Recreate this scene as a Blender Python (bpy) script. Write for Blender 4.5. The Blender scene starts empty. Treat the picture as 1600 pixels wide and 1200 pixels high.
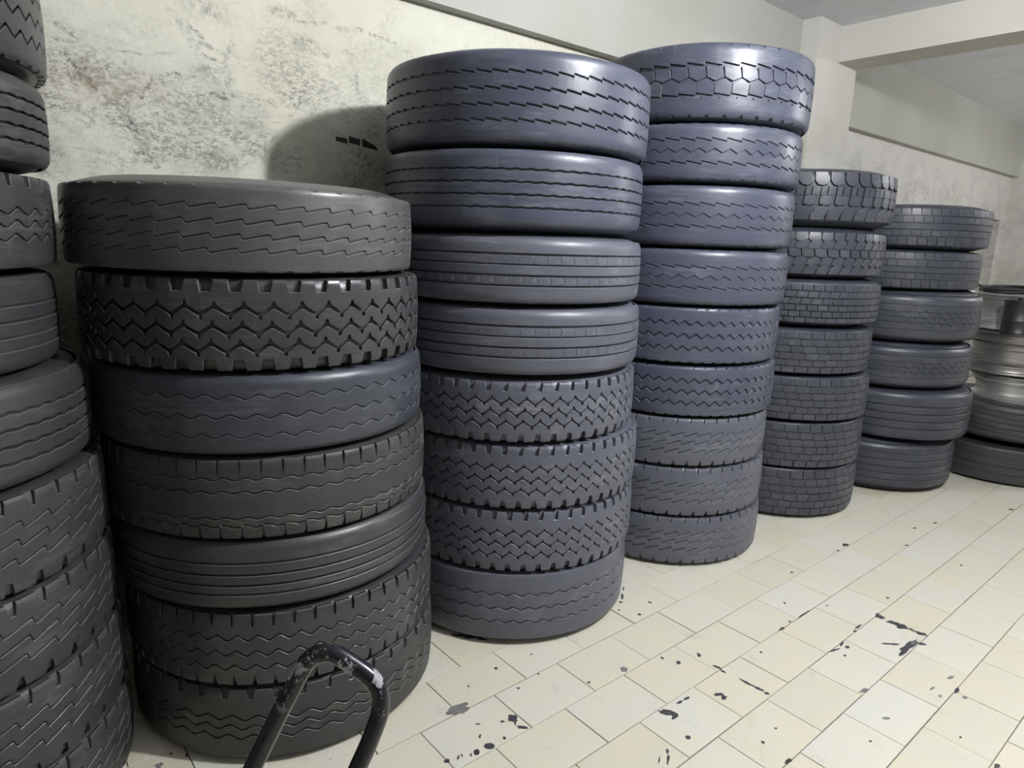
import bpy, math, random
from mathutils import Vector, Matrix
import numpy as np

random.seed(11)
SC = bpy.context.scene
COL = SC.collection
PI = math.pi

# ------------------------------------------------------------------ camera
FPX, CAM_H = 1052.5, 1.55
PITCH, ROLL, YAW = math.radians(12.05), math.radians(2.11), math.radians(-49.7)
_f = Vector((math.sin(YAW), math.cos(YAW), 0)); _r = Vector((math.cos(YAW), -math.sin(YAW), 0)); _u = Vector((0, 0, 1))
FW = _f * math.cos(PITCH) - _u * math.sin(PITCH)
_u2 = _u * math.cos(PITCH) + _f * math.sin(PITCH)
RT = _r * math.cos(ROLL) + _u2 * math.sin(ROLL)
UP = _u2 * math.cos(ROLL) - _r * math.sin(ROLL)
CAM = Vector((0, 0, CAM_H))
cam = bpy.data.cameras.new('camera'); cam.sensor_width = 36.0; cam.lens = FPX / 1600 * 36.0
cam.clip_start = 0.02
co = bpy.data.objects.new('camera', cam); COL.objects.link(co)
M4 = Matrix((RT, UP, -FW)).transposed().to_4x4(); M4.translation = CAM
co.matrix_world = M4
SC.camera = co

def ray(x, y): return FW + RT * ((x - 800) / FPX) - UP * ((y - 600) / FPX)
def on_z(x, y, z=0.0): d = ray(x, y); return CAM + d * ((z - CAM_H) / d.z)
def on_x(x, y, X): d = ray(x, y); return CAM + d * (X / d.x)
def at_depth(x, y, D): return CAM + ray(x, y) * D
def project(P):
    p = Vector(P) - CAM; d = p.dot(FW)
    return (800 + FPX * p.dot(RT) / d, 600 - FPX * p.dot(UP) / d, d)

# ------------------------------------------------------------------ world and exposure
w = bpy.data.worlds.new('world'); SC.world = w; w.use_nodes = True
w.node_tree.nodes['Background'].inputs[0].default_value = (0.75, 0.8, 0.9, 1)
w.node_tree.nodes['Background'].inputs[1].default_value = 0.05
SC.view_settings.view_transform = 'Standard'
SC.view_settings.look = 'None'
SC.view_settings.gamma = 1.0
SC.view_settings.use_curve_mapping = False
SC.view_settings.exposure = 0.0
SC.cycles.diffuse_bounces = 4
SC.cycles.glossy_bounces = 2
SC.cycles.max_bounces = 6
SC.cycles.adaptive_threshold = 0.03
SC.cycles.use_light_tree = False
LAMP_MAIN = (0.1, 2.25, 2.97, 1290.0)      # x, y, z, emission strength
LAMP_FAR_FILL = (1.0, 8.6, 3.0, 680.0)  # unseen bulb, added to brighten the far bay
XW = -2.80                               # long wall the stacks lean against
ZC = 3.165                               # ceiling
YE = 10.6                                # end wall
XR, YB = 3.2, -3.2                       # walls behind and beside the camera

# ------------------------------------------------------------------ material helpers
class NT:
    def __init__(s, name):
        s.m = bpy.data.materials.new(name); s.m.use_nodes = True
        s.t = s.m.node_tree; s.t.nodes.clear()
        s.out = s.n('ShaderNodeOutputMaterial'); s.b = s.n('ShaderNodeBsdfPrincipled')
        s.l(s.b.outputs[0], s.out.inputs[0])
    def n(s, typ, **k):
        x = s.t.nodes.new(typ)
        for a, v in k.items(): setattr(x, a, v)
        return x
    def l(s, a, b): s.t.links.new(a, b)
    def put(s, sock, v):
        if hasattr(v, 'is_linked') or hasattr(v, 'links'): s.l(v, sock)
        else: sock.default_value = v
    def math(s, op, a, b=0.0, c=None, clamp=False):
        x = s.n('ShaderNodeMath', operation=op, use_clamp=clamp); s.put(x.inputs[0], a); s.put(x.inputs[1], b)
        if c is not None: s.put(x.inputs[2], c)
        return x.outputs[0]
    def vm(s, op, a, b=None, scale=None):
        x = s.n('ShaderNodeVectorMath', operation=op); s.put(x.inputs[0], a)
        if b is not None: s.put(x.inputs[1], b)
        if scale is not None: s.put(x.inputs['Scale'], scale)
        return x.outputs['Value'] if op in ('DOT_PRODUCT', 'LENGTH', 'DISTANCE') else x.outputs[0]
    def obj(s): return s.n('ShaderNodeTexCoord').outputs['Object']
    def mapping(s, v, scale=(1, 1, 1), rot=(0, 0, 0), loc=(0, 0, 0)):
        x = s.n('ShaderNodeMapping'); s.l(v, x.inputs[0]); x.inputs['Scale'].default_value = scale
        x.inputs['Rotation'].default_value = rot; x.inputs['Location'].default_value = loc; return x.outputs[0]
    def noise(s, v, scale, detail=4, rough=0.55, dist=0.0, col=False):
        x = s.n('ShaderNodeTexNoise'); s.l(v, x.inputs['Vector']); x.inputs['Scale'].default_value = scale
        x.inputs['Detail'].default_value = detail; x.inputs['Roughness'].default_value = rough
        x.inputs['Distortion'].default_value = dist
        return x.outputs['Color' if col else 0]
    def step(s, v, a, b, lo=0.0, hi=1.0):
        x = s.n('ShaderNodeMapRange', interpolation_type='SMOOTHSTEP'); s.put(x.inputs[0], v)
        for i, q in zip((1, 2, 3, 4), (a, b, lo, hi)): x.inputs[i].default_value = q
        return x.outputs[0]
    def mix(s, f, a, b):
        x = s.n('ShaderNodeMix', data_type='RGBA'); s.put(x.inputs[0], f)
        for sock, v in ((x.inputs[6], a), (x.inputs[7], b)):
            if isinstance(v, tuple): sock.default_value = v + (1,) if len(v) == 3 else v
            else: s.l(v, sock)
        return x.outputs[2]
    def color(s, v):
        if isinstance(v, tuple): s.b.inputs['Base Color'].default_value = v + (1,)
        else: s.l(v, s.b.inputs['Base Color'])
    def rough(s, v): s.put(s.b.inputs['Roughness'], v)
    def bump(s, h, strength=0.3, dist=0.01):
        x = s.n('ShaderNodeBump'); x.inputs['Strength'].default_value = strength; x.inputs['Distance'].default_value = dist
        s.l(h, x.inputs['Height']); s.l(x.outputs[0], s.b.inputs['Normal'])

def rubber(name, base, dusty=0.25, rough=0.5, dust=(0.11, 0.115, 0.13)):
    t = NT(name); o = t.obj(); info = t.n('ShaderNodeObjectInfo')
    off = t.n('ShaderNodeCombineXYZ'); t.l(t.math('MULTIPLY', info.outputs['Random'], 37.0), off.inputs[2])
    v = t.vm('ADD', o, off.outputs[0])
    big = t.noise(v, 3.2, 2, 0.6); fine = t.noise(v, 60, 2, 0.65)
    scuff = t.noise(t.mapping(v, (4, 4, 34)), 2.2, 3, 0.7)
    tang = t.noise(t.mapping(v, (22, 22, 3), (0.5, 0.3, 0)), 2.0, 2, 0.75)
    d = t.math('MAXIMUM', t.math('MULTIPLY', t.step(big, 0.42, 0.70), t.step(scuff, 0.42, 0.70)), t.math('MULTIPLY', t.step(tang, 0.60, 0.74), t.step(big, 0.50, 0.62)))
    d = t.math('ADD', t.math('MULTIPLY', d, dusty), t.math('MULTIPLY', t.step(fine, 0.6, 0.85), dusty * 0.4), clamp=True)
    t.color(t.mix(d, base, dust))
    t.rough(t.math('ADD', t.math('MULTIPLY', big, 0.18), rough - 0.09))
    t.b.inputs['Specular IOR Level'].default_value = 0.5
    t.bump(fine, 0.12, 0.003)
    return t.m

EDGE = {}
RUB = {'blue': rubber('rubber_blue_black', (0.054, 0.060, 0.088), 0.5, 0.37, (0.17, 0.18, 0.21)),
       'mid': rubber('rubber_slate', (0.082, 0.087, 0.112), 0.55, 0.42, (0.21, 0.215, 0.23)),
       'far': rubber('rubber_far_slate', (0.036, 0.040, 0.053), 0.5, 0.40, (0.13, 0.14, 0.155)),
       'grey': rubber('rubber_grey', (0.066, 0.065, 0.068), 0.5, 0.34, (0.17, 0.17, 0.17)),
       'neutral': rubber('rubber_neutral', (0.036, 0.036, 0.040), 0.5, 0.35, (0.12, 0.11, 0.108)),
       'dusty': rubber('rubber_dusty', (0.032, 0.032, 0.033), 0.5, 0.5, (0.13, 0.128, 0.12))}

for _k, _c in (('blue', (0.085, 0.092, 0.12)), ('mid', (0.11, 0.115, 0.135)), ('far', (0.075, 0.082, 0.10)), ('grey', (0.12, 0.12, 0.125)), ('neutral', (0.085, 0.085, 0.09)), ('dusty', (0.085, 0.085, 0.083))):
    EDGE[RUB[_k].name] = rubber('worn_edge_highlight_' + _k, _c, 0.5, 0.45, tuple(x * 1.5 for x in _c))  # worn tread edges, lightened so the colour carries their edge highlights

def wall_mat(name, base, grime, marks=False):
    t = NT(name); o = t.obj()
    sep = t.n('ShaderNodeSeparateXYZ'); t.l(o, sep.inputs[0]); z = sep.outputs[2]; y = sep.outputs[1]
    warm = t.noise(o, 1.1, 3, 0.5)
    c = t.mix(t.step(warm, 0.35, 0.7), base, tuple(b * k for b, k in zip(base, (0.93, 0.92, 0.88))))
    if marks: c = t.mix(t.step(y, 5.0, 5.5), c, (0.63, 0.615, 0.59))
    # speckled black scuffing, thickest at tyre height
    speck = t.noise(t.mapping(o, (1, 1.0, 1.7), (0.6, 0, 0)), 48, 5, 0.9)
    cloud = t.noise(t.mapping(o, (1, 1.0, 1.5), (0.5, 0, 0)), 2.9, 5, 0.68, 0.8)
    streak = t.noise(t.mapping(o, (1, 3.5, 16), (0.28, 0, 0)), 1.4, 4, 0.7, 0.5)
    zone = t.math('MULTIPLY', t.step(z, 2.75, 1.9), t.step(z, -0.3, 0.6, 0.75, 1.0))
    m = t.math('MULTIPLY', t.step(cloud, 0.41, 0.63), t.step(speck, 0.43, 0.60))
    m2 = t.math('MULTIPLY', t.step(streak, 0.52, 0.72), t.step(speck, 0.36, 0.62))
    m = t.math('MULTIPLY', t.math('MAXIMUM', m, t.math('MULTIPLY', m2, 0.8)), t.math('MULTIPLY', zone, grime), clamp=True)
    c = t.mix(m, c, (0.12, 0.115, 0.105))
    haze = t.math('MULTIPLY', t.math('MULTIPLY', t.step(t.noise(o, 3.3, 6, 0.7), 0.36, 0.72), zone), 0.55 * min(grime, 1.0))
    c = t.mix(haze, c, tuple(b * 0.55 for b in base))
    if marks:
        wob = t.vm('SCALE', t.vm('SUBTRACT', t.noise(o, 14, 4, 0.7, col=True), (0.5, 0.5, 0.5)), scale=0.035)
        p = t.vm('MULTIPLY', t.vm('ADD', o, wob), (0, 1, 1))
        acc = None
        brk = t.step(t.noise(o, 40, 5, 0.8), 0.40, 0.62)
        for (x0, y0, x1, y1, wd, st) in WALL_MARKS:
            a = on_x(50 + x0 / 2.807, y0 / 2.807, XW); b = on_x(50 + x1 / 2.807, y1 / 2.807, XW)
            a = Vector((0, a.y, a.z)); b = Vector((0, b.y, b.z)); ba = b - a
            pa = t.vm('SUBTRACT', p, tuple(a))
            h = t.math('MULTIPLY', t.vm('DOT_PRODUCT', pa, tuple(ba)), 1 / ba.length_squared, clamp=True)
            d = t.vm('LENGTH', t.vm('SUBTRACT', pa, t.vm('SCALE', tuple(ba), scale=h)))
            k = t.step(d, wd, wd * 0.25, 0.0, st)
            acc = k if acc is None else t.math('MAXIMUM', acc, k)
        c = t.mix(t.math('MULTIPLY', acc, brk), c, (0.085, 0.08, 0.075))
        a = on_x(50 + 300 / 2.807, 375 / 2.807, XW)
        d = t.vm('LENGTH', t.vm('MULTIPLY', t.vm('SUBTRACT', p, (0, a.y, a.z)), (0, 1.0, 3.2)))
        c = t.mix(t.math('MULTIPLY', t.step(d, 0.30, 0.02, 0, 0.55), t.step(t.noise(o, 18, 5, 0.7), 0.4, 0.65)), c, (0.30, 0.22, 0.15))
    t.color(c); t.rough(0.8)
    t.b.inputs['Specular IOR Level'].default_value = 0.25
    t.bump(t.math('ADD', t.noise(o, 30, 4, 0.7), t.math('MULTIPLY', t.noise(o, 6, 2, 0.6), 1.5)), 0.35, 0.01)
    return t.m
# scuff strokes on the wall: x0, y0, x1, y1 (in the wall crop), half width in metres, strength
WALL_MARKS = [(105, 105, 160, 145, .010, 1), (160, 150, 235, 195, .006, .6), (330, 210, 510, 245, .006, .9), (90, 172, 240, 190, .006, .5),
              (130, 240, 290, 382, .016, .9), (160, 240, 300, 340, .03, .45), (290, 382, 420, 490, .012, .7), (400, 470, 560, 750, .010, .8),
              (355, 440, 540, 742, .010, .7), (380, 440, 550, 700, .035, .35), (530, 340, 480, 435, .008, .7), (690, 110, 745, 168, .012, .8),
              (655, 90, 720, 220, .03, .35), (740, 190, 800, 222, .012, .7), (750, 240, 805, 262, .010, .7), (785, 410, 872, 445, .010, .9),
              (845, 415, 880, 418, .010, .8), (880, 190, 850, 265, .016, .4), (1150, 100, 1290, 104, .010, .5), (1340, 125, 1450, 135, .016, .6),
              (1480, 150, 1600, 192, .010, .6), (740, 20, 790, 60, .03, .6), (690, 10, 860, 70, .05, .3), (760, 320, 850, 350, .05, .5),
              (790, 700, 870, 720, .06, .55), (1180, 190, 1230, 200, .05, .5), (1060, 40, 1140, 70, .035, .5), (1420, 330, 1440, 430, .010, .5),
              (1090, 270, 1100, 320, .008, .6), (620, 315, 645, 325, .010, .9), (1280, 235, 1300, 245, .014, .6), (860, 555, 1000, 552, .03, .35),
              (460, 400, 700, 480, .02, .4), (1020, 680, 1060, 700, .05, .4)]
CREAM = (0.67, 0.665, 0.58)
M_WALL = wall_mat('plaster_scuffed', CREAM, 0.85, True)
M_WALL2 = wall_mat('plaster_far', (0.62, 0.61, 0.575), 0.55)
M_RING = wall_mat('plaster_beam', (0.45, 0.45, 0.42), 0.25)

def ceil_mat():
    t = NT('ceiling_paint'); o = t.obj()
    board = t.noise(t.mapping(o, (0.4, 14, 1)), 1.0, 3, 0.5)
    c = t.mix(t.step(board, 0.35, 0.7), (0.80, 0.815, 0.87), (0.74, 0.755, 0.81))
    c = t.mix(t.math('MULTIPLY', t.step(t.noise(o, 3, 5, 0.65), 0.5, 0.8), 0.35), c, (0.55, 0.55, 0.55))
    t.color(c); t.rough(0.85); t.bump(board, 0.25, 0.01); return t.m
M_CEIL = ceil_mat()
M_DIM = wall_mat('plaster_dim', (0.36, 0.35, 0.33), 0.6)
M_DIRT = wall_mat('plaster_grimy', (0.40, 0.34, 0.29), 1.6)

def tile_mat():
    t = NT('marble_tile'); geo = t.n('ShaderNodeNewGeometry'); info = t.n('ShaderNodeObjectInfo')
    p = geo.outputs['Position']
    r = t.math('FRACT', t.math('ADD', info.outputs['Random'], geo.outputs['Random Per Island']))
    off = t.n('ShaderNodeCombineXYZ'); t.l(t.math('MULTIPLY', r, 19.0), off.inputs[2])
    v = t.vm('ADD', p, off.outputs[0])
    a = t.noise(v, 5.5, 5, 0.6, 0.8)
    c = t.mix(t.step(a, 0.30, 0.72), (0.66, 0.63, 0.51), (0.64, 0.625, 0.555))
    ramp = t.n('ShaderNodeValToRGB'); e = ramp.color_ramp.elements
    e[0].color = (0.95, 0.94, 0.91, 1); e[1].color = (1.01, 1.02, 1.05, 1); e[1].position = 1.0
    x = e.new(0.5); x.color = (1.0, 1.0, 0.99, 1); x = e.new(0.2); x.color = (1.0, 0.98, 0.93, 1)
    t.l(r, ramp.inputs[0])
    mul = t.n('ShaderNodeMix', data_type='RGBA', blend_type='MULTIPLY'); mul.inputs[0].default_value = 1
    t.l(c, mul.inputs[6]); t.l(ramp.outputs[0], mul.inputs[7]); c = mul.outputs[2]
    s1 = t.math('MULTIPLY', t.step(t.noise(p, 9, 6, 0.7), 0.55, 0.8), 0.35)
    c = t.mix(s1, c, (0.36, 0.33, 0.27))
    s2 = t.math('MULTIPLY', t.step(t.noise(p, 34, 3, 0.6), 0.70, 0.76), t.step(t.noise(p, 2.0, 3, 0.6), 0.45, 0.65))
    c = t.mix(t.math('MULTIPLY', s2, 0.75), c, (0.10, 0.095, 0.09))
    t.color(c); t.rough(t.math('ADD', 0.36, t.math('MULTIPLY', a, 0.22)))
    t.b.inputs['Specular IOR Level'].default_value = 0.35
    t.bump(t.noise(p, 25, 4, 0.6), 0.04, 0.004); return t.m
M_TILE = tile_mat()

def simple(name, col, rough=0.6, metal=0.0, var=0.25, scale=12, bump=0.1):
    t = NT(name); o = t.obj(); n = t.noise(o, scale, 5, 0.6)
    t.color(t.mix(t.step(n, 0.3, 0.75), tuple(c * (1 - var) for c in col), tuple(min(1, c * (1 + var)) for c in col)))
    t.rough(t.math('ADD', rough - 0.08, t.math('MULTIPLY', n, 0.16))); t.b.inputs['Metallic'].default_value = metal
    t.bump(n, bump, 0.004); return t.m
M_GROUT = simple('dark_grout', (0.10, 0.09, 0.07), 0.9)
M_STAIN = simple('black_oil_stain', (0.045, 0.045, 0.05), 0.5, 0, 0.3, 60)
M_STAIN2 = simple('grey_cement_stain', (0.17, 0.165, 0.16), 0.7, 0, 0.3, 60)
M_MARK = simple('black_wall_paint', (0.035, 0.032, 0.03), 0.7)
M_BLACK = simple('black_plastic', (0.02, 0.02, 0.022), 0.45)
M_WHITE = simple('white_enamel', (0.75, 0.75, 0.73), 0.4)
M_PIPE = simple('stained_pipe', (0.42, 0.38, 0.33), 0.6, 0, 0.3, 20)
M_HOSE = simple('black_hose', (0.02, 0.02, 0.02), 0.5)

def steel(name, col, rust):
    t = NT(name); o = t.obj(); n = t.noise(t.mapping(o, (2, 2, 60)), 1.2, 4, 0.6); k = t.step(n, 0.5 - rust, 0.8 - rust)
    t.color(t.mix(k, col, (0.05, 0.042, 0.036))); t.b.inputs['Metallic'].default_value = 0.75
    t.rough(t.math('ADD', 0.32, t.math('MULTIPLY', k, 0.35))); t.bump(n, 0.2, 0.004); return t.m
M_STEEL = steel('worn_rim_steel', (0.62, 0.62, 0.60), 0.0)
M_STEEL2 = steel('rusty_rim_steel', (0.36, 0.35, 0.34), 0.08)

def chipped():
    t = NT('chipped_black_enamel'); o = t.obj()
    sp = t.n('ShaderNodeSeparateXYZ'); t.l(o, sp.inputs[0])
    m = t.math('MULTIPLY', t.step(t.noise(o, 30, 6, 0.75, 0.5), 0.53, 0.57), t.step(sp.outputs[2], .80, .875))
    t.color(t.mix(m, (0.008, 0.008, 0.013), (0.30, 0.29, 0.31))); t.rough(t.math('ADD', 0.22, t.math('MULTIPLY', m, 0.35)))
    t.bump(m, -0.3, 0.002); return t.m
M_CHIP = chipped()

# ------------------------------------------------------------------ object helpers
def mesh_obj(name, verts, faces, mat, parent=None, smooth=True, angle=35):
    me = bpy.data.meshes.new(name); me.from_pydata([tuple(v) for v in verts], [], faces); me.update()
    if mat: me.materials.append(mat)
    if smooth:
        me.shade_smooth(); me.set_sharp_from_angle(angle=math.radians(angle))
    o = bpy.data.objects.new(name, me); COL.objects.link(o)
    if parent: o.parent = parent
    return o
def empty(name, loc, rot=(0, 0, 0)):
    o = bpy.data.objects.new(name, None); COL.objects.link(o); o.location = loc; o.rotation_euler = rot
    o.empty_display_size = 0.1; return o
def tag(o, label=None, cat=None, group=None, kind=None):
    if label: o['label'] = label
    if cat: o['category'] = cat
    if group: o['group'] = group
    if kind: o['kind'] = kind
    return o
class MB:
    def __init__(s): s.v = []; s.f = []
    def add(s, v, f):
        k = len(s.v); s.v += list(v); s.f += [tuple(i + k for i in q) for q in f]; return s
    def box(s, a, b):
        (x0, y0, z0), (x1, y1, z1) = a, b
        return s.add([(x0, y0, z0), (x1, y0, z0), (x1, y1, z0), (x0, y1, z0), (x0, y0, z1), (x1, y0, z1), (x1, y1, z1), (x0, y1, z1)],
                     [(0, 3, 2, 1), (4, 5, 6, 7), (0, 1, 5, 4), (1, 2, 6, 5), (2, 3, 7, 6), (3, 0, 4, 7)])
    def lathe(s, prof, n=64, close=True, axis=None):
        m = len(prof); v = []; f = []
        for i in range(n):
            a = 2 * PI * i / n; ca, sa = math.cos(a), math.sin(a)
            v += [(r * ca, r * sa, z) for r, z in prof]
        for i in range(n):
            j = (i + 1) % n
            for k in range(m if close else m - 1):
                l = (k + 1) % m
                f.append((i * m + k, j * m + k, j * m + l, i * m + l))
        if axis is not None: v = [tuple(axis @ Vector(p)) for p in v]
        return s.add(v, f)
    def tube(s, pts, r, n=14, cap=True):
        pts = [Vector(p) for p in pts]; m = len(pts)
        t0 = (pts[1] - pts[0]).normalized()
        up = Vector((0, 0, 1)) if abs(t0.z) < 0.9 else Vector((1, 0, 0))
        nrm = (up - t0 * up.dot(t0)).normalized(); v = []; f = []
        for i, p in enumerate(pts):
            t = ((pts[min(i + 1, m - 1)] - pts[max(i - 1, 0)])).normalized()
            nrm = (nrm - t * nrm.dot(t)).normalized(); b = t.cross(nrm)
            v += [p + (nrm * math.cos(2 * PI * k / n) + b * math.sin(2 * PI * k / n)) * r for k in range(n)]
        for i in range(m - 1):
            for k in range(n):
                l = (k + 1) % n; f.append((i * n + k, i * n + l, (i + 1) * n + l, (i + 1) * n + k))
        if cap: f += [tuple(range(n))[::-1], tuple(range((m - 1) * n, m * n))]
        return s.add([tuple(p) for p in v], f)
    def build(s, name, mat, parent=None, smooth=True, angle=35): return mesh_obj(name, s.v, s.f, mat, parent, smooth, angle)
def catmull(pts, k=6):
    P = [Vector(p) for p in pts]; P = [P[0] * 2 - P[1]] + P + [P[-1] * 2 - P[-2]]; out = []
    for i in range(1, len(P) - 2):
        a, b, c, d = P[i - 1:i + 3]
        for j in range(k):
            t = j / k
            out.append(0.5 * ((2 * b) + (c - a) * t + (2 * a - 5 * b + 4 * c - d) * t * t + (3 * b - a - 3 * c + d) * t ** 3))
    return out + [P[-2]]

# ------------------------------------------------------------------ the room
def struct(name, mb, mat, label, cat):
    o = mb.build(name, mat, None, False); return tag(o, label, cat, None, 'structure')
RY0, RY1, RZ = 9.35, 10.42, 2.02           # recess in the long wall next to the end wall
mb = MB()
mb.box((XW - .3, YB - .2, -.2), (XW, RY0, 2.56)).box((XW - .3, RY0, RZ), (XW, RY1, 2.56)).box((XW - .3, RY1, -.2), (XW, YE + .2, 2.56))
wall_left = struct('wall_left', mb, M_WALL, 'scuffed cream plaster wall the tyre stacks stand along', 'wall')
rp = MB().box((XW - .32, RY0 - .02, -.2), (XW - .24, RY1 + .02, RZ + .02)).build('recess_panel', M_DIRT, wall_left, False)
rp['label'] = 'grimy brown plaster at the back of a wall recess'
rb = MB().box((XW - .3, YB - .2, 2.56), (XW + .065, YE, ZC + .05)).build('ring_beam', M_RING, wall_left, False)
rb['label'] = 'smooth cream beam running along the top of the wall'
pl = MB().box((XW - .1, 4.93, -.02), (-2.605, 5.56, ZC + .02)).build('pillar', M_WALL2, wall_left, False)
pl['label'] = 'plastered pillar standing out from the wall'
# black painted marks on the plaster beside the eight-tyre stack
for quad in ([(1333, 598), (1382, 608), (1384, 630), (1333, 618)], [(1390, 596), (1440, 612), (1440, 640), (1391, 626)],
             [(1448, 606), (1505, 640), (1520, 664), (1498, 655), (1449, 644)]):
    f = [on_x(50 + x / 2.807, y / 2.807, XW + .001) for x, y in quad]; n = len(f)
    v = [tuple(p) for p in f] + [(XW - .002, p.y, p.z) for p in f]
    mesh_obj('painted_mark', v, [tuple(range(n))] + [(i, (i + 1) % n, n + (i + 1) % n, n + i) for i in range(n)], M_MARK, wall_left, False)
wall_far = struct('wall_far', MB().box((XW - .3, YE, -.2), (XR + .2, YE + .2, ZC + .1)), M_WALL2, 'pale plaster end wall beyond the wheel rim pile', 'wall')
struct('wall_right', MB().box((XR, YB - .2, -.2), (XR + .2, YE, ZC + .1)), M_DIM, 'grey plaster wall opposite the tyre stacks', 'wall')
struct('wall_back', MB().box((XW, YB - .2, -.2), (XR, YB, ZC + .1)), M_DIM, 'grey plaster wall behind the viewer', 'wall')
ceiling = struct('ceiling', MB().box((XW, YB, ZC), (XR, YE, ZC + .15)), M_CEIL, 'grey painted ceiling above the tyre stacks', 'ceiling')
cb = MB().box((-2.66, 5.25, 2.92), (XR, 5.555, ZC + .02)).build('cross_beam', M_WALL2, ceiling, False)
cb['label'] = 'cream concrete beam crossing under the ceiling from the pillar'

floor = struct('floor', MB().box((XW - .02, YB - .02, -.12), (XR + .02, YE + .02, -.0035)), M_GROUT, 'floor of cream rectangular marble tiles with dark joints', 'floor')
SU, SV, U0, V0 = 0.301, 0.1996, 2.0717, -1.592
def tile_shape(x, y, z=0.0, hx=SV / 2 - .0015, hy=SU / 2 - .0015, c=.0012, b=-.008):
    v = [(x + sx * hx, y + sy * hy, z + b) for sx, sy in ((-1, -1), (1, -1), (1, 1), (-1, 1))]
    v += [(x + sx * hx, y + sy * hy, z - c) for sx, sy in ((-1, -1), (1, -1), (1, 1), (-1, 1))]
    v += [(x + sx * (hx - c), y + sy * (hy - c), z) for sx, sy in ((-1, -1), (1, -1), (1, 1), (-1, 1))]
    f = [(8, 9, 10, 11)] + [(i, (i + 1) % 4, 4 + (i + 1) % 4, 4 + i) for i in range(4)] + [(4 + i, 4 + (i + 1) % 4, 8 + (i + 1) % 4, 8 + i) for i in range(4)]
    return v, f
cells = []
for k in range(-7, 25):
    x = V0 + SV * (k + .5)
    off = 0.0 if k % 2 else 0.5
    for n in range(-18, 30):
        y = U0 + SU * (n + off + .5)
        if not (XW + .03 < x < XR - .03 and YB + .1 < y < YE - .1): continue
        px, py, d = project((x, y, 0))
        seen = d > .3 and -40 < px < 1640 and 400 < py < 1260 and x > -2.05
        cells.append(((d if seen else 99 + abs(y)), x, y))
cells.sort()
tv, tf = tile_shape(0, 0); tme = None; rest = MB()
for i, (d, x, y) in enumerate(cells):
    if d < 90 and i < 300:
        if tme is None:
            o = mesh_obj('tile', tv, tf, M_TILE, floor, False); tme = o.data
        else:
            o = bpy.data.objects.new('tile', tme); COL.objects.link(o); o.parent = floor
        o.location = (x + random.uniform(-.0005, .0005), y + random.uniform(-.0008, .0008), random.uniform(-.0006, .0004))
        o.rotation_euler = (0, 0, random.uniform(-.0015, .0015))
    else:
        rest.add(*tile_shape(x, y, random.uniform(-.0006, .0004)))
tag(rest.build('tiles_beyond', M_TILE, floor, False), kind='stuff')

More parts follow.
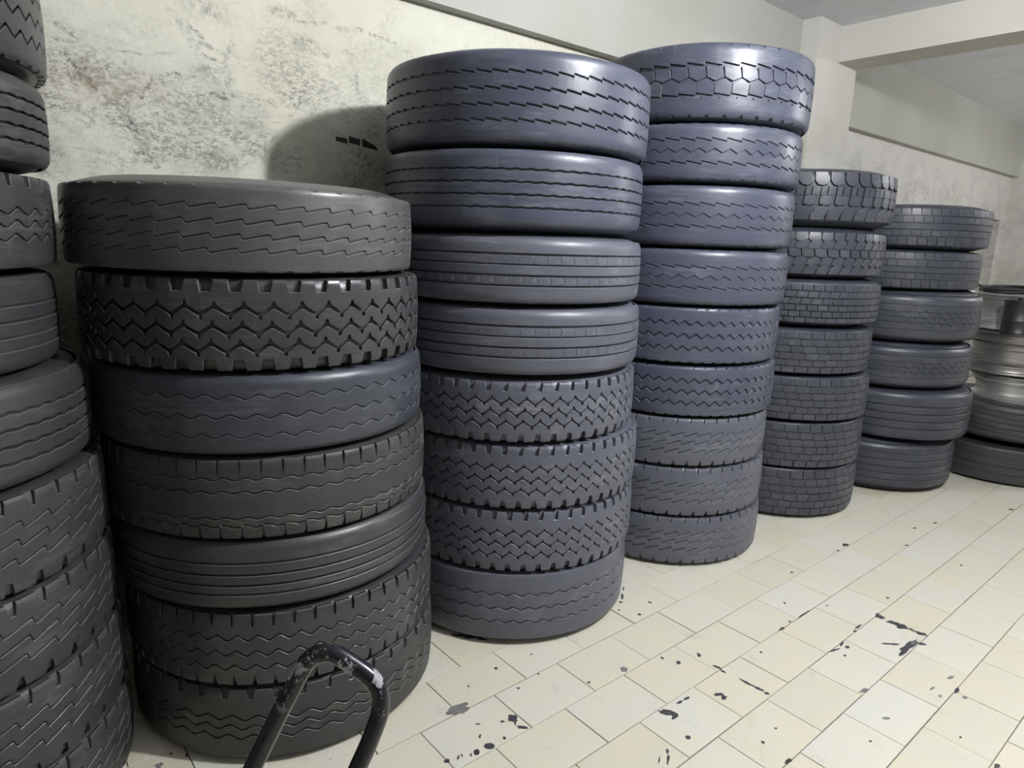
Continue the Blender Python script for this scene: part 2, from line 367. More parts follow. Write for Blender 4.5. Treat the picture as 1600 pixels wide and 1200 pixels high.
# oil and cement stains with outlines of their own
def stain(px, py, rx, ry, rot=0.0, mat=M_STAIN, n=15, rag=0.35):
    rnd = random.Random(int(px * 7 + py)); pts = []
    for i in range(n):
        a = 2 * PI * i / n; k = 1 + rnd.uniform(-rag, rag)
        ex, ey = rx * k * math.cos(a), ry * k * math.sin(a)
        x, y = px + ex * math.cos(rot) - ey * math.sin(rot), py + ex * math.sin(rot) + ey * math.cos(rot)
        p = on_z(x, y, .0007); pts.append((p.x, p.y, .0007 + rnd.uniform(0, .0003)))
    v = pts + [(x, y, -.001) for x, y, z in pts]
    mesh_obj('stain', v, [tuple(range(n))] + [(i, (i + 1) % n, n + (i + 1) % n, n + i) for i in range(n)], mat, floor, False)
for s in ((715, 1109, 19, 7, -.35, M_STAIN2), (801, 1122, 7, 5, .2), (805, 1128, 2, 4, .1), (816, 1136, 9, 2.2, .1), (765, 1165.5, 8.5, 4.6, 0, M_STAIN, 15, .06),
          (745, 1175, 4.8, 4.6, 0, M_STAIN, 15, .06), (730, 994, 20, 2.6, .12), (752, 998, 8, 1.6, .2), (975, 1046, 6.5, 4, .5, M_STAIN2), (920, 1066, 2.6, 1.6), (810, 1075, 3, 1.4),
          (775, 1044, 2.4, 1.6), (785, 1127, 3, 1.6), (788, 1153, 2.4, 2), (698, 1189, 5, 3), (716, 1183, 1.5, 4, .4), (722, 1180, 1.2, 2.4), (736, 1179, 1.6, 2), (750, 1150, 1.6, 3, .4),
          (747, 1131, 4, .9), (841, 1053, 1.6, 1.3), (732, 1072, 1.6, 1.4), (830, 1022, 1.4, 1.2),
          (1043, 1113, 13, 4, .1), (1054, 1118, 5, 6, .3), (1062, 1097, 5, 2, -.5), (1073, 1091, 5, 2, -.4), (1075, 1152, 4.6, 3, .3, M_STAIN, 15, .08), (1123, 1085, 7, 2.6, -.1), (1131, 1090, 4.5, 3.4),
          (1092, 1023, 2.4, 4, -.7), (1060, 1035, 3.4, 2.4), (1035, 1028, 3, 1.4, .3), (1043, 1174, 2.6, 4, -.2), (1044, 1186, 2, 8, .1), (1030, 1187, 1.2, 6, .2), (1168, 1067, 14, 1.4, .5), (1186, 1076, 10, 1.6, .45),
          (1198, 1083, 5, 1.6, .2), (1120, 1042, 6, 1.6, .35), (1130, 1049, 5, 1.4, .45), (999, 960, 3, 1.6), (1015, 941, 3.6, 1.2, .2), (1189, 1019, 2, 1.4), (1226, 942, 2.6, 1, .8), (1212, 1138, 3, 1.2), (1192, 1160, 3, 2, .5),
          (1421, 1009, 15, 5.5, -.55), (1412, 1018, 8, 4, -.7), (1428, 1004, 8, 2.5, -.1, M_STAIN2), (1396, 973, 12, 2.4, .25), (1408, 978, 10, 3.6, .25), (1376, 964, 7, 2.6, .2), (1370, 961, 2.4, 4, .4), (1425, 984, 8, 1.2, .4), (1440, 990, 8, 2.2, .3),
          (1440, 1006, 6.5, 2, .1), (1392, 1006, 14, 1.3, .06), (1350, 1079, 7, 2.6, -.3, M_STAIN2), (1232, 1189, 6, 3, -.6), (1324, 1011, 4, 2, .1, M_STAIN, 15, .08), (1315, 1006, 2.4, 4, .6), (1303, 1016, 9, 1.2, -.3), (1341, 979, 6, 1.4, -.6), (1336, 986, 2.4, 1.4),
          (1320, 1024, 2.6, 1.6), (1384, 1122, 5, 2, .1, M_STAIN2), (1360, 1158, 3, 1.6, .2), (1495, 1079, 3.6, 4, .3), (1508, 1090, 4, 2.2, .2, M_STAIN2), (1558, 1197, 5, 3), (1501, 1152, 2.2, 1.4), (1469, 1087, 3, 2, .1, M_STAIN2), (1486, 1058, 5, 2, -.2, M_STAIN2), (1457, 1075, 4, 1.6, -.5, M_STAIN2),
          (1255, 960, 9, 1.2, -.6), (1234, 971, 2.2, 1.2), (1222, 982, 5, 1.8, -.4), (1321, 851, 5, 1.8), (1309, 860, 2, 1), (1461, 817, 3.2, .9), (1429, 825, 3, .9), (1416, 852, 3, .9), (1502, 883, 2, .9),
          (972, 932, 2, 4), (970, 941, 3, 1.4), (974, 920, 1.4, 3), (967, 953, 1.4, 1), (1237, 894, 2.4, .9), (1387, 934, 3, 1.2), (1292, 946, 1.6, 1.2), (1580, 796, 5, 1.2), (248, 1196, 7, 4, -.4, M_STAIN2), (267, 1177, 2.6, 1.6, -.3), (292, 1180, 3, 2, -.5)):
    stain(*s)

# service pipes in the recess by the end wall
for i, (y, r, top) in enumerate(((9.62, .022, RZ), (9.86, .03, RZ), (10.16, .02, 1.82), (10.30, .014, 1.86))):
    o = MB().tube([(XW - .19, y, 0), (XW - .19, y, top)], r, 12).build('service_pipe', M_PIPE)
    tag(o, ('stained thin wall pipe in the recess, leftmost of four', 'thick stained wall pipe in the recess, second from left', 'short stained wall pipe in the recess, third from left', 'thinnest wall pipe in the recess, rightmost of four')[i], 'pipe', 'pipes in the wall recess')

# ------------------------------------------------------------------ ceiling lamps, the far one added as fill
def lamp(x, y, z, strength, label):
    root = empty('ceiling_lamp', (x, y, ZC)); tag(root, label, 'lamp', 'ceiling lamps')
    MB().lathe([(0, 0), (.075, 0), (.075, -.012), (.05, -.02), (.035, -.045), (0, -.045)], 32, False).build('lamp_holder', M_WHITE, root)
    t = NT('lit_bulb'); t.b.inputs['Base Color'].default_value = (1, 1, 1, 1)
    t.b.inputs['Emission Color'].default_value = (0.98, 0.985, 1.0, 1); t.b.inputs['Emission Strength'].default_value = strength
    zz = z - ZC; R = .075
    prof = [(R * math.sin(a), zz - R * math.cos(a)) for a in [PI * i / 16 for i in range(14)]] + [(.03, -.045)]
    MB().lathe(prof, 32, False).build('bulb', t.m, root)
lamp(*LAMP_MAIN, 'white globe bulb on the ceiling in front of the tallest stacks')
lamp(*LAMP_FAR_FILL, 'added fill bulb out of view on the ceiling beyond the cross beam')

# ------------------------------------------------------------------ tyres
ZIG = ([(0, -1), (.5, 1)],) * 2
SHAPES = {
    'zig': ZIG,
    'zigflat': ([(0, -1), (.14, -1), (.5, 1), (.64, 1)],) * 2,
    'knob': ([(0, -.9), (.05, -2.0), (.13, -2.0), (.17, -.8), (.5, 1.0), (.62, 1.0)], [(0, -1), (.12, -1), (.48, .8), (.52, 2.0), (.60, 2.0), (.65, .9)]),
    'saw': ([(0, -1), (.74, 1), (.86, 1), (.94, -1)],) * 2,
    'sawr': ([(0, -1), (.08, 1), (.2, 1)],) * 2,
    'step': ([(0, 1), (.90, -1), (.94, 1)],) * 2,
    'wave': ([(0, -1), (.25, -.6), (.5, 1), (.75, .6)],) * 2,
    'tick': ([(0, 0), (.42, .2), (.45, -3.4), (.55, -3.4), (.58, .2)], [(0, .2), (.1, 0), (.13, 3.0), (.22, 3.0), (.25, 0)]),
    'line': ([(0, 0), (.5, 0)],) * 2}
def interp(pts, ph):
    ph %= 1.0; P = pts + [(pts[0][0] + 1, pts[0][1])]
    if ph < P[0][0]: ph += 1
    for (a, x), (b, y) in zip(P, P[1:]):
        if a <= ph <= b: return x + (y - x) * ((ph - a) / (b - a) if b > a else 0)
    return P[-1][1]

class Edge:
    """a tread edge line: height over angle, n repeats of a shape"""
    def __init__(s, z, pts, amp, n, phase=0.0): s.z, s.pts, s.amp, s.n, s.ph = z, pts, amp, n, phase
    def breaks(s): return [((k + p[0] - s.ph) / s.n) % 1.0 for k in range(s.n) for p in s.pts] if s.amp else []
    def at(s, t): return s.z + (s.amp * interp(s.pts, t * s.n + s.ph) if s.amp else 0)

ROUND = [.012, .005]
def surf_r(z, T, R, crown=.005):
    sh, drop = ROUND
    a = abs(z); r = R - crown * (a / T) ** 2
    if a > T - sh: r -= drop * ((a - (T - sh)) / sh) ** 2
    return r

def rib(name, lo, hi, T, R, d, mat, parent, c=.0016):
    br = sorted(set(round(b, 6) for b in lo.breaks() + hi.breaks()))
    m = max(96, len(br)); br = sorted(set(br + [i / 96 for i in range(96)])) if len(br) < 96 else br
    # drop near-duplicates
    out = [br[0]]
    for b in br[1:]:
        if b - out[-1] > 2e-4: out.append(b)
    wide = max(abs(lo.z), abs(hi.z)) > T - .03
    fr = [0, .12, .25, .45, .65, .82, .92, 1] if wide else [0, .5, 1]
    if wide and lo.z < 0: fr = [1 - x for x in fr][::-1]
    v = []; per = len(fr) + 4
    for t in out:
        a = 2 * PI * t; ca, sa = math.cos(a), math.sin(a)
        z0, z1 = lo.at(t), hi.at(t)
        if z1 - z0 < .004: zc = (z0 + z1) / 2; z0, z1 = zc - .002, zc + .002
        cc = min(c, (z1 - z0) * .3)
        zs = [z0, z0] + [z0 + cc + (z1 - z0 - 2 * cc) * q for q in fr] + [z1, z1]
        rs = [R - d - .004 - .008 * (abs(z0) / T) ** 4, surf_r(z0, T, R) - cc] + [surf_r(q, T, R) for q in zs[2:-2]] + [surf_r(z1, T, R) - cc, R - d - .004 - .008 * (abs(z1) / T) ** 4]
        v += [(r * ca, r * sa, z) for r, z in zip(rs, zs)]
    f = []; n = len(out); mi = []
    for i in range(n):
        j = (i + 1) % n
        for k in range(per - 1):
            f.append((i * per + k, j * per + k, j * per + k + 1, i * per + k + 1)); mi.append(1 if k in (1, per - 3) else 0)
    o = mesh_obj(name, v, f, mat, parent, True, 28)
    o.data.materials.append(EDGE[mat.name]); o.data.polygons.foreach_set('material_index', mi)
    return o

def block_mesh(poly, n, z0, z1, T, R, d, c=.0016):
    P = [(p[0] * 2 * PI / n, z0 + (z1 - z0) * p[1]) for p in poly]
    if sum(P[i][0] * P[(i + 1) % len(P)][1] - P[(i + 1) % len(P)][0] * P[i][1] for i in range(len(P))) < 0: P = P[::-1]
    cx = sum(p[0] for p in P) / len(P); cz = sum(p[1] for p in P) / len(P)
    ext = max(abs(p[1] - cz) for p in P); k = 1 - c / ext; m = len(P)
    def pt(a, z, r): return (r * math.cos(a), r * math.sin(a), z)
    v = [pt(a, z, R - d - .004 - .008 * (abs(z) / T) ** 4) for a, z in P] + [pt(a, z, surf_r(z, T, R) - c) for a, z in P]
    Q = [(cx + (a - cx) * k, cz + (z - cz) * k) for a, z in P]
    v += [pt(a, z, surf_r(z, T, R)) for a, z in Q]; v.append(pt(cx, cz, surf_r(cz, T, R) + .0004))
    f = [(i, (i + 1) % m, m + (i + 1) % m, m + i) for i in range(m)] + [(m + i, m + (i + 1) % m, 2 * m + (i + 1) % m, 2 * m + i) for i in range(m)]
    f += [(2 * m + i, 2 * m + (i + 1) % m, 3 * m) for i in range(m)]
    return v, f

def rot_z(v, a):
    ca, sa = math.cos(a), math.sin(a); return [(x * ca - y * sa, x * sa + y * ca, z) for x, y, z in v]

def block_row(poly, n, z0, z1, T, R, d, mat, parent, phase, single, face, name='tread_block'):
    v, f = block_mesh(poly, n, z0, z1, T, R, d, .0012 if single else .0005); me = None; rest = MB()
    for k in range(n):
        a = 2 * PI * (k + phase) / n
        mid = a + 2 * PI / n * .5
        if single and math.cos(mid - face) > -.25:
            if me is None:
                o = mesh_obj(name, v, f, mat, parent, True, 28); me = o.data
                me.materials.append(EDGE[mat.name]); m_ = len(poly); me.polygons.foreach_set('material_index', [0] * m_ + [1] * m_ + [0] * m_)
            else:
                o = bpy.data.objects.new(name, me); COL.objects.link(o); o.parent = parent
            o.rotation_euler = (0, 0, a)
        else: rest.add(rot_z(v, a), f)
    if rest.v:
        o = rest.build('tread_blocks' if single else 'siped_rib', mat, parent, True, 28)
        if single: o['kind'] = 'stuff'

def carcass(T, Wt, Wb, R, d, mat, parent, bulge=0.0, Rb=.286):
    def half(W):
        s = W - T
        return [(R - d, T * .55), (R - d - .003, T - .026), (R - d - .006 - ROUND[1], T - .004), (R - d - .012 - ROUND[1], T + s * .08), (R - .045, T + s * .38), (R - .070, T + s * .72), (R - .092, W - .001), (R - .108, W),
                (R - .110, W - .002), (R - .115, W - .002), (R - .118, W - .001), (R - .125, W - .004), (R - .165, W - .022), (Rb + .034, W - .040), (Rb + .022, W - .046), (Rb + .016, W - .056), (Rb, W - .074), (Rb + .004, W - .088),
                (Rb + .03, W - .072), (R - .15, W - .036), (R - .09, W - .022), (R - .045, T - .03), (R - .03, T * .5)]
    up = half(Wt); dn = [(r, -z) for r, z in half(Wb)]
    k = 22
    prof = [(R - d, 0)] + up + [(R - .028, 0)] + dn[::-1]
    return MB().lathe(prof, 96, True).build('carcass', mat, parent, True, 40)

def sipe_row(n, z0, z1, T, R, mat, parent, phase, w=.0011):
    """thin raised-edge flash lines slanting across a rib, one ring of n"""
    mb = MB()
    for k in range(n):
        a0 = 2 * PI * (k + phase) / n; a1 = a0 + 2 * PI / n * .55; da = w / R
        v = []
        for a, z in ((a0, z0), (a1, z1)):
            for s_, r in ((-1, R - .006), (-1, surf_r(z, T, R) - .0002), (0, surf_r(z, T, R) + .0009), (1, surf_r(z, T, R) - .0002), (1, R - .006)):
                v.append((r * math.cos(a + s_ * da), r * math.sin(a + s_ * da), z))
        mb.add(v, [(i, i + 1, i + 6, i + 5) for i in range(4)])
    mb.build('sipe_lines', mat, parent, False)

BLK = {
    'rect': [(.035, .03), (.965, .03), (.965, .97), (.035, .97)],
    'slr': [(-.05, .05), (.85, .02), (1.03, .96), (.12, .99)],
    'sll': [(.10, .02), (1.0, .05), (.91, .98), (0, .95)],
    'bowr': [(.08, .03), (.5, .0), (1.03, .10), (1.05, .45), (.98, .80), (.88, .97), (.40, 1.0), (.0, .90), (.03, .6), (.11, .35)],
    'bowl': [(.0, .12), (.42, .0), (.86, .03), (.99, .25), (1.05, .6), (1.02, .92), (.5, 1.0), (.07, .97), (.11, .6), (.04, .35)],
    'hexA': [(.03, 1), (.97, .85), (1.08, .27), (.6, 0), (.12, .27)],
    'hexB': [(.60, .70), (1.1, 1.0), (1.58, .70), (1.53, .0), (.57, .14)],
    'crown': [(.02, 1), (.03, .42), (.22, .12), (.58, 0), (.92, .16), (.84, .6), (.78, 1)],
    'leaf': [(.0, 0), (-.02, .35), (.2, .78), (.72, 1), (1.06, .88), (.96, .55), (.82, 0)],
    'stub1': [(.04, .03), (.40, .0), (.44, .95), (.08, .85)],
    'stub1b': [(.47, .0), (.88, .05), (.88, .85), (.52, .96)],
    'stub2': [(.10, .18), (.42, .0), (.82, .14), (.92, .9), (.52, 1), (.14, .92)],
    'pentT': [(.12, 1), (.97, 1), (.90, .22), (.58, .0), (.27, .0), (.03, .28)],
    'sR': [(.02, .12), (.45, 0), (.80, .14), (1.08, .86), (.74, 1), (.30, .88), (.18, .6)],
    'sipe': [(.0, .04), (.96, .04), (1.26, .96), (.30, .96)],
    'sL': [(.16, .14), (.62, 0), (1.02, .12), (.94, .5), (.90, .86), (.47, 1), (.04, .88), (.10, .5)],
    'pentB': [(-.08, 0), (.80, 0), (.98, .7), (.70, 1), (.34, .98), (.06, .68)],
    'lugT': [(.045, 0), (.955, 0), (.96, .96), (.04, .96)],
    'chev': [(.012, 0), (.988, 0), (1.10, .2), (1.16, .5), (1.10, .8), (.988, 1), (.012, 1), (.124, .8), (.184, .5), (.124, .2)]}

def make_tyre(center, zt, zb, R, spec, mat, gt, gb, face, tilt=(0, 0), trim=(0, 0), name='truck_tyre'):
    """zt, zb: upper and lower tread edge; gt, gb: free height to the neighbour above and below"""
    zt -= trim[0]; zb += trim[1]
    T = (zt - zb) / 2; zc = (zt + zb) / 2
    Wt, Wb = T + gt + trim[0], T + gb + trim[1]
    root = empty(name, (center[0], center[1], zc), (tilt[0], tilt[1], 0))
    d = spec.get('depth', .008); n = spec['n']; ph = random.random()
    ROUND[:] = spec.get('round', [.011, .004])
    d = max(d, .006); carcass(T, Wt, Wb, R, d, mat, root)
    NT_ = [(0, 0), (.34, 0), (.38, -1), (.62, -1), (.66, 0)]
    def outer(side):
        k = spec.get('notch'); z = side * T
        if not k or (side > 0 and not k[2]) or (side < 0 and not k[3]): return Edge(z, [(0, 0)], 0, 1)
        wd, dp = k[0], k[1]
        a, b = .5 - wd / 2, .5 + wd / 2
        pts = [(0, 0), (a - .03, 0), (a + .05, -side), (b - .05, -side), (b + .03, 0)]
        return Edge(z, pts, dp, k[4] if len(k) > 4 else n, ph + .2)
    edges = [outer(1)]; items = []
    for g in spec['tread']:                       # from the top down: grooves ('g') split ribs, rows ('r') are blocks
        if g[0] == 'g':
            _, zf, shp, amp, wid = g[:5]; pp = ph + (g[5] if len(g) > 5 else 0)
            lo, hi = SHAPES[shp]
            up = Edge(zf * T + wid / 2, hi, amp, n, pp); dn = Edge(zf * T - wid / 2, lo, amp, n, pp)
            if edges[-1] is not None: items.append((up, edges[-1]))
            edges += [dn]
        else:
            _, z1, z0, shp = g[:4]; off = g[4] if len(g) > 4 else 0
            single = spec.get('single', False)
            block_row(BLK[shp], n, z0 * T, z1 * T, T, R, d, mat, root, -ph + off, single, face)
            edges.append(None)
    if edges[-1] is not None: items.append((outer(-1), edges[-1]))
    for g in spec.get('sipes', ()):
        sipe_row(n, g[2] * T, g[1] * T, T, R, mat, root, -ph + (g[4] if len(g) > 4 else 0))
    for lo, hi in items: rib('tread_rib', lo, hi, T, R, d, mat, root)
    return root

mm = .001
def grooves(zs, shp, amp, wid, ph=0.0): return [('g', z, shp, amp * mm, wid * mm, i * ph) for i, z in enumerate(zs)]
SPEC = {
    'saw4': dict(n=45, depth=.005, tread=grooves((.52, .17, -.17, -.50), 'saw', 5.5, 4.5, .12), notch=(.3, .004, 1, 1)),
    'knob3': dict(n=44, depth=.014, tread=grooves((.34, -.08, -.48), 'knob', 9, 11, .08), notch=(.46, .030, 1, 1)),
    'zig3w': dict(n=47, depth=.005, tread=grooves((.50, .0, -.50), 'zigflat', 6, 3.6, .1)),
    'lug4': dict(n=56, depth=.006, tread=grooves((.55, .22), 'wave', 4, 4, .1) + grooves((-.45, -.66), 'wave', 4, 4, .1), notch=(.10, .046, 1, 1)),
    'line4': dict(n=48, depth=.007, tread=grooves((.42, .08, -.24, -.52), 'line', 0, 6)),
    'zig3n': dict(n=55, depth=.009, tread=grooves((.38, -.05, -.46), 'zigflat', 7.5, 4.5, .1), notch=(.16, .034, 1, 1)),
    'zig3c': dict(n=43, depth=.007, tread=grooves((.22, -.05, -.34), 'zigflat', 7.5, 5, .1), notch=(.30, .026, 1, 0)),
    'step4': dict(n=59, depth=.008, tread=grooves((.52, .16, -.2, -.54), 'step', 4.2, 6.5, .45), notch=(.12, .004, 1, 1)),
    'wave4': dict(n=64, depth=.010, tread=grooves((.48, .15, -.18, -.52), 'wave', 1.6, 7, .2)),
    'chev4': dict(n=66, depth=.010, tread=[('g', .52, 'line', 0, .006), ('r', .48, .22, 'chev'), ('g', .20, 'line', 0, .006), ('g', -.14, 'line', 0, .006),
                                           ('r', -.17, -.42, 'chev', .3), ('g', -.46, 'line', 0, .006)]),
    'knob3b': dict(n=52, depth=.013, tread=grooves((.38, -.0, -.38), 'knob', 8.5, 6.5, .08), notch=(.36, .030, 1, 1)),
    'knob3c': dict(n=55, depth=.013, tread=grooves((.32, -.05, -.42), 'knob', 7.5, 6, .08), notch=(.36, .030, 1, 1)),
    'zigsipe': dict(n=54, depth=.007, tread=[('g', .42, 'zig', .0065, .005), ('g', .0, 'zig', .0065, .005), ('g', -.42, 'zig', .0065, .005)], sipes=(('r', .34, .08, 'sipe'), ('r', -.08, -.34, 'sipe', .3))),
    'hex': dict(n=43, depth=.010, single=True, tread=[('g', .42, 'step', .006, .007), ('r', .37, -.02, 'hexA'), ('r', .06, -.40, 'hexB'), ('g', -.44, 'step', .005, .007)], notch=(.24, .011, 1, 1)),
    'hexthin': dict(n=48, depth=.007, tread=[('g', .42, 'step', .006, .0055), ('g', .02, 'zig', .0095, .005, .3), ('g', -.40, 'step', .006, .0055, .5)], notch=(.24, .007, 1, 1)),
    'stepzig': dict(n=47, depth=.006, tread=[('g', .38, 'step', .006, .0045), ('g', .0, 'zig', .0095, .004, .3), ('g', -.38, 'step', .006, .0045, .5)], notch=(.4, .006, 1, 1)),
    'zig3': dict(n=59, depth=.010, tread=grooves((.46, .0, -.46), 'zig', 10.5, 7.5, 0), notch=(.3, .006, 1, 1)),
    'saw3n': dict(n=49, depth=.008, tread=grooves((.34, .0, -.36), 'saw', 9, 4.5, .15), notch=(.18, .022, 1, 1)),
    'saw3w': dict(n=43, depth=.006, tread=grooves((.42, .06, -.32), 'saw', 8, 4, .15), notch=(.26, .030, 1, 1)),
    'd_crown': dict(n=40, depth=.013, single=True, tread=[('r', .99, .42, 'crown'), ('r', .41, .02, 'stub1', .45), ('r', .41, .02, 'stub1b', .45), ('r', .04, -.40, 'stub2', .35), ('r', -.40, -.99, 'leaf', .0)]),
    'd_wave': dict(n=47, depth=.011, single=True, tread=[('r', 1.0, .58, 'pentT'), ('r', .62, .19, 'sR', .0), ('r', .22, -.20, 'sL', -.42), ('r', -.17, -.60, 'sR', .0), ('r', -.57, -1.0, 'pentB', -.02)]),
    'd_brick': dict(n=54, depth=.012, single=True, tread=[('r', .93, .62, 'lugT', .45), ('r', .59, .27, 'slr', 0), ('r', .24, -.06, 'slr', .4), ('r', -.09, -.38, 'sll', .0), ('r', -.41, -.70, 'sll', .45), ('r', -.73, -.96, 'lugT', 0)]),
    'd_drift': dict(n=44, depth=.009, single=True, tread=[('r', .97, .64, 'lugT', .1), ('r', .62, .31, 'bowr', .3), ('r', .30, -.01, 'bowr', .55), ('r', -.03, -.34, 'bowl', .75), ('r', -.36, -.66, 'bowl', .35), ('r', -.68, -.97, 'lugT', .1)]),
    'd_line': dict(n=58, depth=.008, single=True, tread=[('r', .97, .58, 'rect'), ('r', .54, .20, 'rect', .3), ('g', .18, 'line', 0, .003), ('g', -.14, 'line', 0, .003), ('r', -.16, -.50, 'rect', .3), ('r', -.54, -.97, 'sll')]),
    'worn': dict(n=52, depth=.005, tread=[('g', .55, 'line', 0, .006), ('g', .24, 'tick', .0035, .0045), ('g', .0, 'tick', .003, .003, .4), ('g', -.24, 'tick', .0035, .0045, .7), ('g', -.55, 'line', 0, .004)]),
    'tick1': dict(n=50, depth=.008, tread=[('g', .45, 'wave', .003, .003), ('g', -.05, 'tick', .004, .005), ('g', -.5, 'wave', .003, .003)]),
    'line5': dict(n=48, depth=.007, tread=grooves((.60, .30, .0, -.30, -.6), 'line', 0, 5)),
}
for k in ('step4', 'wave4', 'chev4', 'hex', 'hexthin', 'stepzig', 'worn', 'line5', 'line4', 'zig3w'): SPEC[k]['round'] = [.024, .011]
for k in ('worn', 'line5'): SPEC[k]['round'] = [.032, .020]
# drive tread rows leave no ribs: drop the outer ribs that would cover them
for k in ('d_crown', 'd_wave', 'd_brick', 'd_drift'): SPEC[k]['blocks_only'] = True

DESC = {'saw4': 'worn tyre with four fine sawtooth grooves', 'knob3': 'deep-treaded tyre with chunky zigzags and hex notches', 'zig3w': 'worn tyre with three thin zigzag grooves',
        'lug4': 'tyre with slotted shoulder lugs and wavy grooves', 'line4': 'smooth tyre with four straight grooves', 'zig3n': 'tyre with zigzag grooves and slit shoulders', 'zig3c': 'tyre with close central zigzags and pocked shoulder',
        'step4': 'tyre with four stepped grooves', 'wave4': 'tyre with four straight rippled grooves', 'chev4': 'tyre with straight grooves and chevron sipes', 'knob3b': 'zigzag tyre with notched shoulders', 'knob3c': 'zigzag tyre with notched shoulders',
        'zigsipe': 'tyre with three zigzags joined by sipes', 'hex': 'tyre with two rows of hexagonal blocks', 'hexthin': 'worn tyre with stepped and zigzag grooves', 'stepzig': 'worn tyre with thin stepped grooves',
        'zig3': 'tyre with three deep zigzag grooves', 'saw3n': 'tyre with sawtooth grooves and notched shoulders', 'saw3w': 'scuffed tyre with long sawtooth grooves', 'd_crown': 'drive tyre with big curved tread blocks',
        'd_wave': 'drive tyre with wavy scale-like blocks', 'd_brick': 'drive tyre with small brick-like blocks', 'd_drift': 'drive tyre with rounded square blocks', 'd_line': 'drive tyre with upright blocks around plain rib',
        'worn': 'ragged worn tyre with broken shallow tread', 'tick1': 'grubby tyre with ticked centre groove', 'line5': 'grubby tyre with straight grooves'}
ORD = ['topmost', 'second from top', 'third from top', 'fourth from top', 'fifth from top', 'sixth from top', 'seventh from top', 'eighth from top', 'ninth from top']
STACKS = [
    ('leftmost cut-off stack', 'tyres of the cut-off stack', .50, [
        ((-2.197, -.238), 2.112, 1.884, 'zig3', 'neutral'), ((-2.195, -.250), 1.872, 1.672, 'wave4', 'dusty'), ((-2.195, -.256), 1.658, 1.444, 'zig3c', 'dusty'), ((-2.194, -.268), 1.430, 1.212, 'line4', 'neutral'), ((-2.199, -.216), 1.200, .964, 'wave4', 'dusty'),
        ((-2.200, -.196), .952, .720, 'saw3w', 'dusty'), ((-2.202, -.192), .710, .486, 'saw3w', 'dusty'), ((-2.202, -.186), .478, .248, 'saw3w', 'dusty'), ((-2.203, -.180), .240, .016, 'saw3w', 'dusty')]),
    ('front seven-tyre stack', 'tyres of the front seven-tyre stack', .505, [
        ((-2.213, .766), 1.661, 1.442, 'saw4', 'grey'), ((-2.205, .787), 1.431, 1.189, 'knob3', 'neutral'), ((-2.200, .798), 1.181, .961, 'zig3w', 'far'), ((-2.195, .810), .952, .721, 'lug4', 'dusty'), ((-2.193, .818), .713, .506, 'line4', 'neutral'),
        ((-2.185, .838), .494, .263, 'zig3n', 'neutral'), ((-2.183, .843), .254, .020, 'zig3c', 'dusty')]),
    ('eight-tyre stack', 'tyres of the eight-tyre stack', .52, [
        ((-2.201, 1.846), 2.160, 1.862, 'step4', 'blue'), ((-2.205, 1.841), 1.852, 1.588, 'wave4', 'blue'), ((-2.196, 1.851), 1.562, 1.331, 'chev4', 'mid'), ((-2.189, 1.860), 1.314, 1.075, 'chev4', 'mid'), ((-2.190, 1.858), 1.054, .825, 'knob3b', 'mid'),
        ((-2.171, 1.880), .813, .567, 'knob3c', 'mid'), ((-2.173, 1.879), .558, .313, 'knob3c', 'mid'), ((-2.180, 1.870), .304, .024, 'zigsipe', 'mid')]),
    ('nine-tyre stack', 'tyres of the nine-tyre stack', .51, [
        ((-2.149, 2.988), 2.398, 2.086, 'hex', 'blue'), ((-2.163, 2.977), 2.078, 1.828, 'hexthin', 'blue'), ((-2.167, 2.974), 1.818, 1.549, 'stepzig', 'blue'), ((-2.166, 2.975), 1.540, 1.289, 'stepzig', 'blue'), ((-2.175, 2.969), 1.278, 1.019, 'zig3', 'blue'),
        ((-2.169, 2.973), 1.006, .766, 'zig3', 'blue'), ((-2.180, 2.965), .758, .520, 'saw3n', 'mid'), ((-2.174, 2.970), .511, .266, 'saw3n', 'mid'), ((-2.169, 2.973), .258, .016, 'saw3n', 'mid')]),
    ('block-tread stack', 'tyres of the block-tread stack', .51, [
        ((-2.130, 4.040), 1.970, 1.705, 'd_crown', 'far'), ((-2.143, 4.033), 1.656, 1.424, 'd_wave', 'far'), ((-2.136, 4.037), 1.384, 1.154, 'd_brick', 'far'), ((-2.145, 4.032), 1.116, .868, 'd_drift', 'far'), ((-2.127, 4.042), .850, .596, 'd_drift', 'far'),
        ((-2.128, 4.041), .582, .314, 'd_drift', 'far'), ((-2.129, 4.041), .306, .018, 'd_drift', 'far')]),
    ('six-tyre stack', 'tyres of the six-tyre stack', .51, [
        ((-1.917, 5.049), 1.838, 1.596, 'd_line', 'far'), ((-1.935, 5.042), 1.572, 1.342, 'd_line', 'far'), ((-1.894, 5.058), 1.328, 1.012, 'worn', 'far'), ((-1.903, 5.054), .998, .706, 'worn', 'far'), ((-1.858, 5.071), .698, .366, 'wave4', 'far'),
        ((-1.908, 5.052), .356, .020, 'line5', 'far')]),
]
for sname, group, R, rows in STACKS:
    for i, (c, zt, zb, spec, mat) in enumerate(rows):
        gt = .020 if i == 0 else max(.001, (rows[i - 1][2] - zt) / 2)
        gb = zb if i == len(rows) - 1 else max(.001, (zb - rows[i + 1][1]) / 2)
        # seen-from-below tyres: the measured height holds the rounded shoulder, so the tread itself is narrower
        trim = (.004, .010) if zb > 1.5 else (.004, .004)
        sp = dict(SPEC[spec])
        if spec in ('worn', 'wave4', 'line5') and R == .51 and zt - zb > .28: trim = (.022, .014)
        face = math.atan2(-c[1], -c[0])
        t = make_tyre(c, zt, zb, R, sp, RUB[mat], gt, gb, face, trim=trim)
        k = ORD[i] if i < len(rows) - 1 else 'lowest'
        tag(t, DESC[spec] + ', ' + k + ' in ' + sname, 'tyre', group)

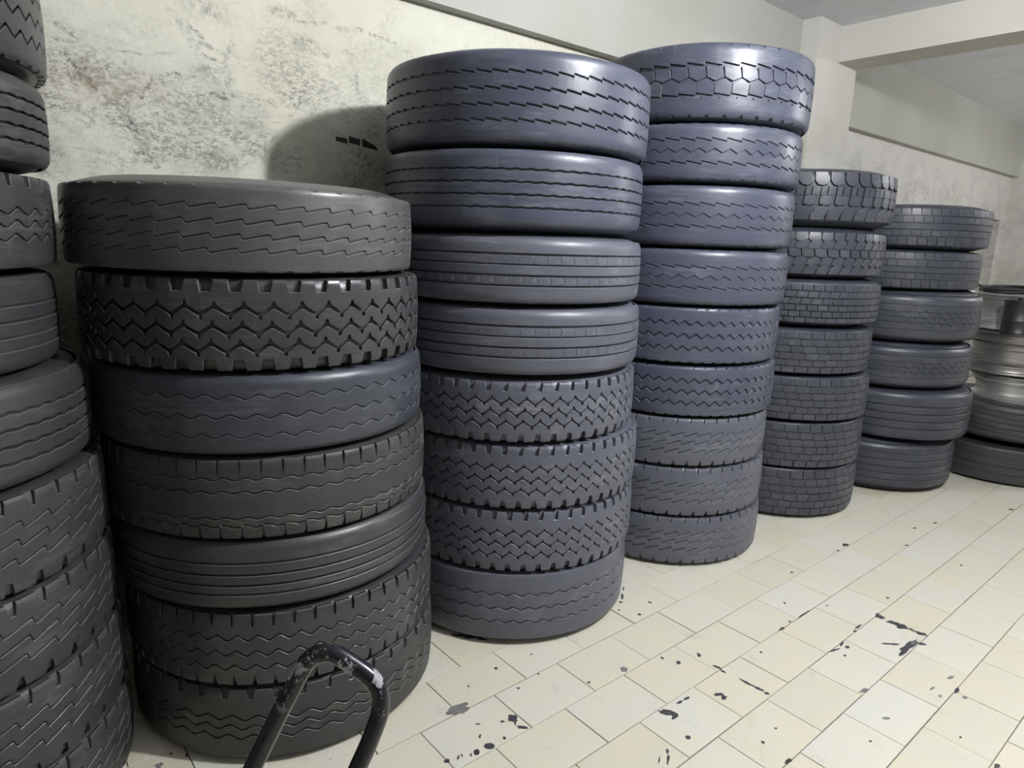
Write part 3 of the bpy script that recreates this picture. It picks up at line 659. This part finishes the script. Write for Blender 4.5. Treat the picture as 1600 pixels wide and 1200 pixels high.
# ------------------------------------------------------------------ wheel rim pile on two tyres
C6 = (-1.365, 5.985)
f6 = math.atan2(-C6[1], -C6[0])
t = make_tyre(C6, .256, .018, .51, dict(SPEC['tick1']), RUB['dusty'], .010, .018, f6); tag(t, 'grubby black tyre on the floor under the steel rim pile', 'tyre', 'tyres under the rims')
t = make_tyre((C6[0] + .02, C6[1] + .02), .545, .300, .50, dict(SPEC['line5']), RUB['dusty'], .012, .012, f6, (math.radians(-1.6), math.radians(2.0)))
tag(t, 'grubby tyre with straight grooves lying tilted right under the steel rims', 'tyre', 'tyres under the rims')
def rim(x, y, z, w, R, mat, label, tilt=(0, 0)):
    root = empty('wheel_rim', (x, y, z), (tilt[0], tilt[1], 0)); tag(root, label, 'wheel rim', 'steel wheel rims in the pile')
    o = [(R + .006, 0), (R + .014, .006), (R + .012, .016), (R - .006, .022), (R - .012, .045), (R - .010, .06), (R - .045, .085), (R - .05, w * .5), (R - .042, w * .68), (R - .012, w - .05), (R - .010, w - .028), (R - .004, w - .02), (R + .012, w - .014), (R + .015, w - .004), (R + .006, w)]
    i = [(r - .009, z) for r, z in o[::-1]]
    MB().lathe(o + i, 72, True).build('barrel', mat, root, True, 40)
    zd = w * .62
    prof = [(R - .052, zd), (R - .09, zd + .006), (.16, zd - .03), (.145, zd - .032), (.1, zd - .032), (.1, zd - .044), (.15, zd - .044), (.165, zd - .04), (R - .09, zd - .006), (R - .052, zd - .012)]
    disc = MB().lathe(prof, 72, True).build('disc', mat, root, True, 40)
    nut = MB().lathe([(0, 0), (.013, 0), (.013, .014), (0, .014)], 6, False)
    for k in range(10):
        a = 2 * PI * k / 10
        n = mesh_obj('stud_hole_collar', nut.v, nut.f, M_BLACK, disc, False) if k == 0 else bpy.data.objects.new('stud_hole_collar', first)
        if k == 0: first = n.data
        else: COL.objects.link(n); n.parent = disc
        n.location = (.125 * math.cos(a), .125 * math.sin(a), zd - .032)
    return root
rim(C6[0] - .0, C6[1] + .02, .492, .225, .262, M_STEEL, 'bright steel wheel rim lying lowest in the rim pile', (math.radians(-2), math.radians(1.5)))
rim(C6[0] - .02, C6[1] + .03, .735, .30, .30, M_STEEL2, 'rusty dark steel wheel rim in the middle of the rim pile')
rim(C6[0] - .14, C6[1] + .16, 1.037, .26, .29, M_STEEL, 'bright ribbed wheel rim on top of the rim pile behind black can', (0, 0))
root = empty('oil_can', (C6[0] + .04, C6[1] - .235, 1.037)); tag(root, 'grimy black cylindrical can standing at the front of the rim pile', 'can')
MB().lathe([(0, 0), (.100, 0), (.104, .004), (.104, .010), (.100, .016), (.100, .085), (.103, .090), (.100, .095), (.100, .215), (.104, .222), (.104, .230), (.098, .232), (.096, .224), (0, .222)], 40, False).build('body', M_BLACK, root)
body = root.children[0]
MB().lathe([(0, .222), (.028, .222), (.028, .246), (.024, .250), (0, .250)], 20, False).build('cap', M_BLACK, body)
pts = []
for k in range(40):
    a = k * .42; r = .20 + .03 * math.sin(k * 1.3)
    pts.append((C6[0] - .14 + r * math.cos(a), C6[1] + .16 + r * math.sin(a), 1.309 + .014 * (k // 15) + .004 * math.sin(k)))
o = MB().tube(catmull(pts, 4), .011, 8).build('rubber_hose', M_HOSE); tag(o, 'black rubber hose coiled on top of the rim pile', 'hose')

# ------------------------------------------------------------------ black tubular trolley handle in the foreground
D = 1.05
path = [(375, 1240), (395, 1200), (434, 1120), (469.5, 1051), (482, 1032), (500, 1021.5), (523, 1022), (554, 1040), (580, 1060), (593, 1084), (593.5, 1114), (576, 1162), (559, 1200), (543, 1238)]
P = [at_depth(x, y, D) for x, y in path]
def to_floor(a, b, z):                          # carry a leg straight on to height z
    d = (b - a); return a + d * ((z - a.z) / d.z)
lf = to_floor(P[2], P[0], .10); rf = to_floor(P[-3], P[-1], .10)
root = empty('trolley', ((lf.x + rf.x) / 2, (lf.y + rf.y) / 2, 0)); tag(root, 'bent black tubular trolley handle with chipped paint in the foreground', 'trolley')
inv = Vector(root.location)
def rel(ps): return [Vector(p) - inv for p in ps]
MB().tube([*rel([lf]), *catmull(rel(P), 7), *rel([rf])], .0142, 20).build('handle_tube', M_CHIP, root, True, 50)
la, ra = lf.lerp(P[0], .5), rf.lerp(P[-1], .5)
MB().tube(rel([la, ra]), .011, 14).build('cross_bar', M_CHIP, root)
ax = (rf - lf).normalized()
MB().tube(rel([lf - ax * .10, rf + ax * .10]), .010, 14).build('axle', M_CHIP, root)
q = Vector((0, 0, 1)).rotation_difference(ax).to_matrix()
for p in (lf - ax * .08, rf + ax * .08):
    wv = MB().lathe([(.03, -.018), (.085, -.02), (.097, -.012), (.098, 0), (.097, .012), (.085, .02), (.03, .018)], 40, True)
    wo = mesh_obj('wheel', [tuple(q @ Vector(v) + p - inv) for v in wv.v], wv.f, RUB['neutral'], root)
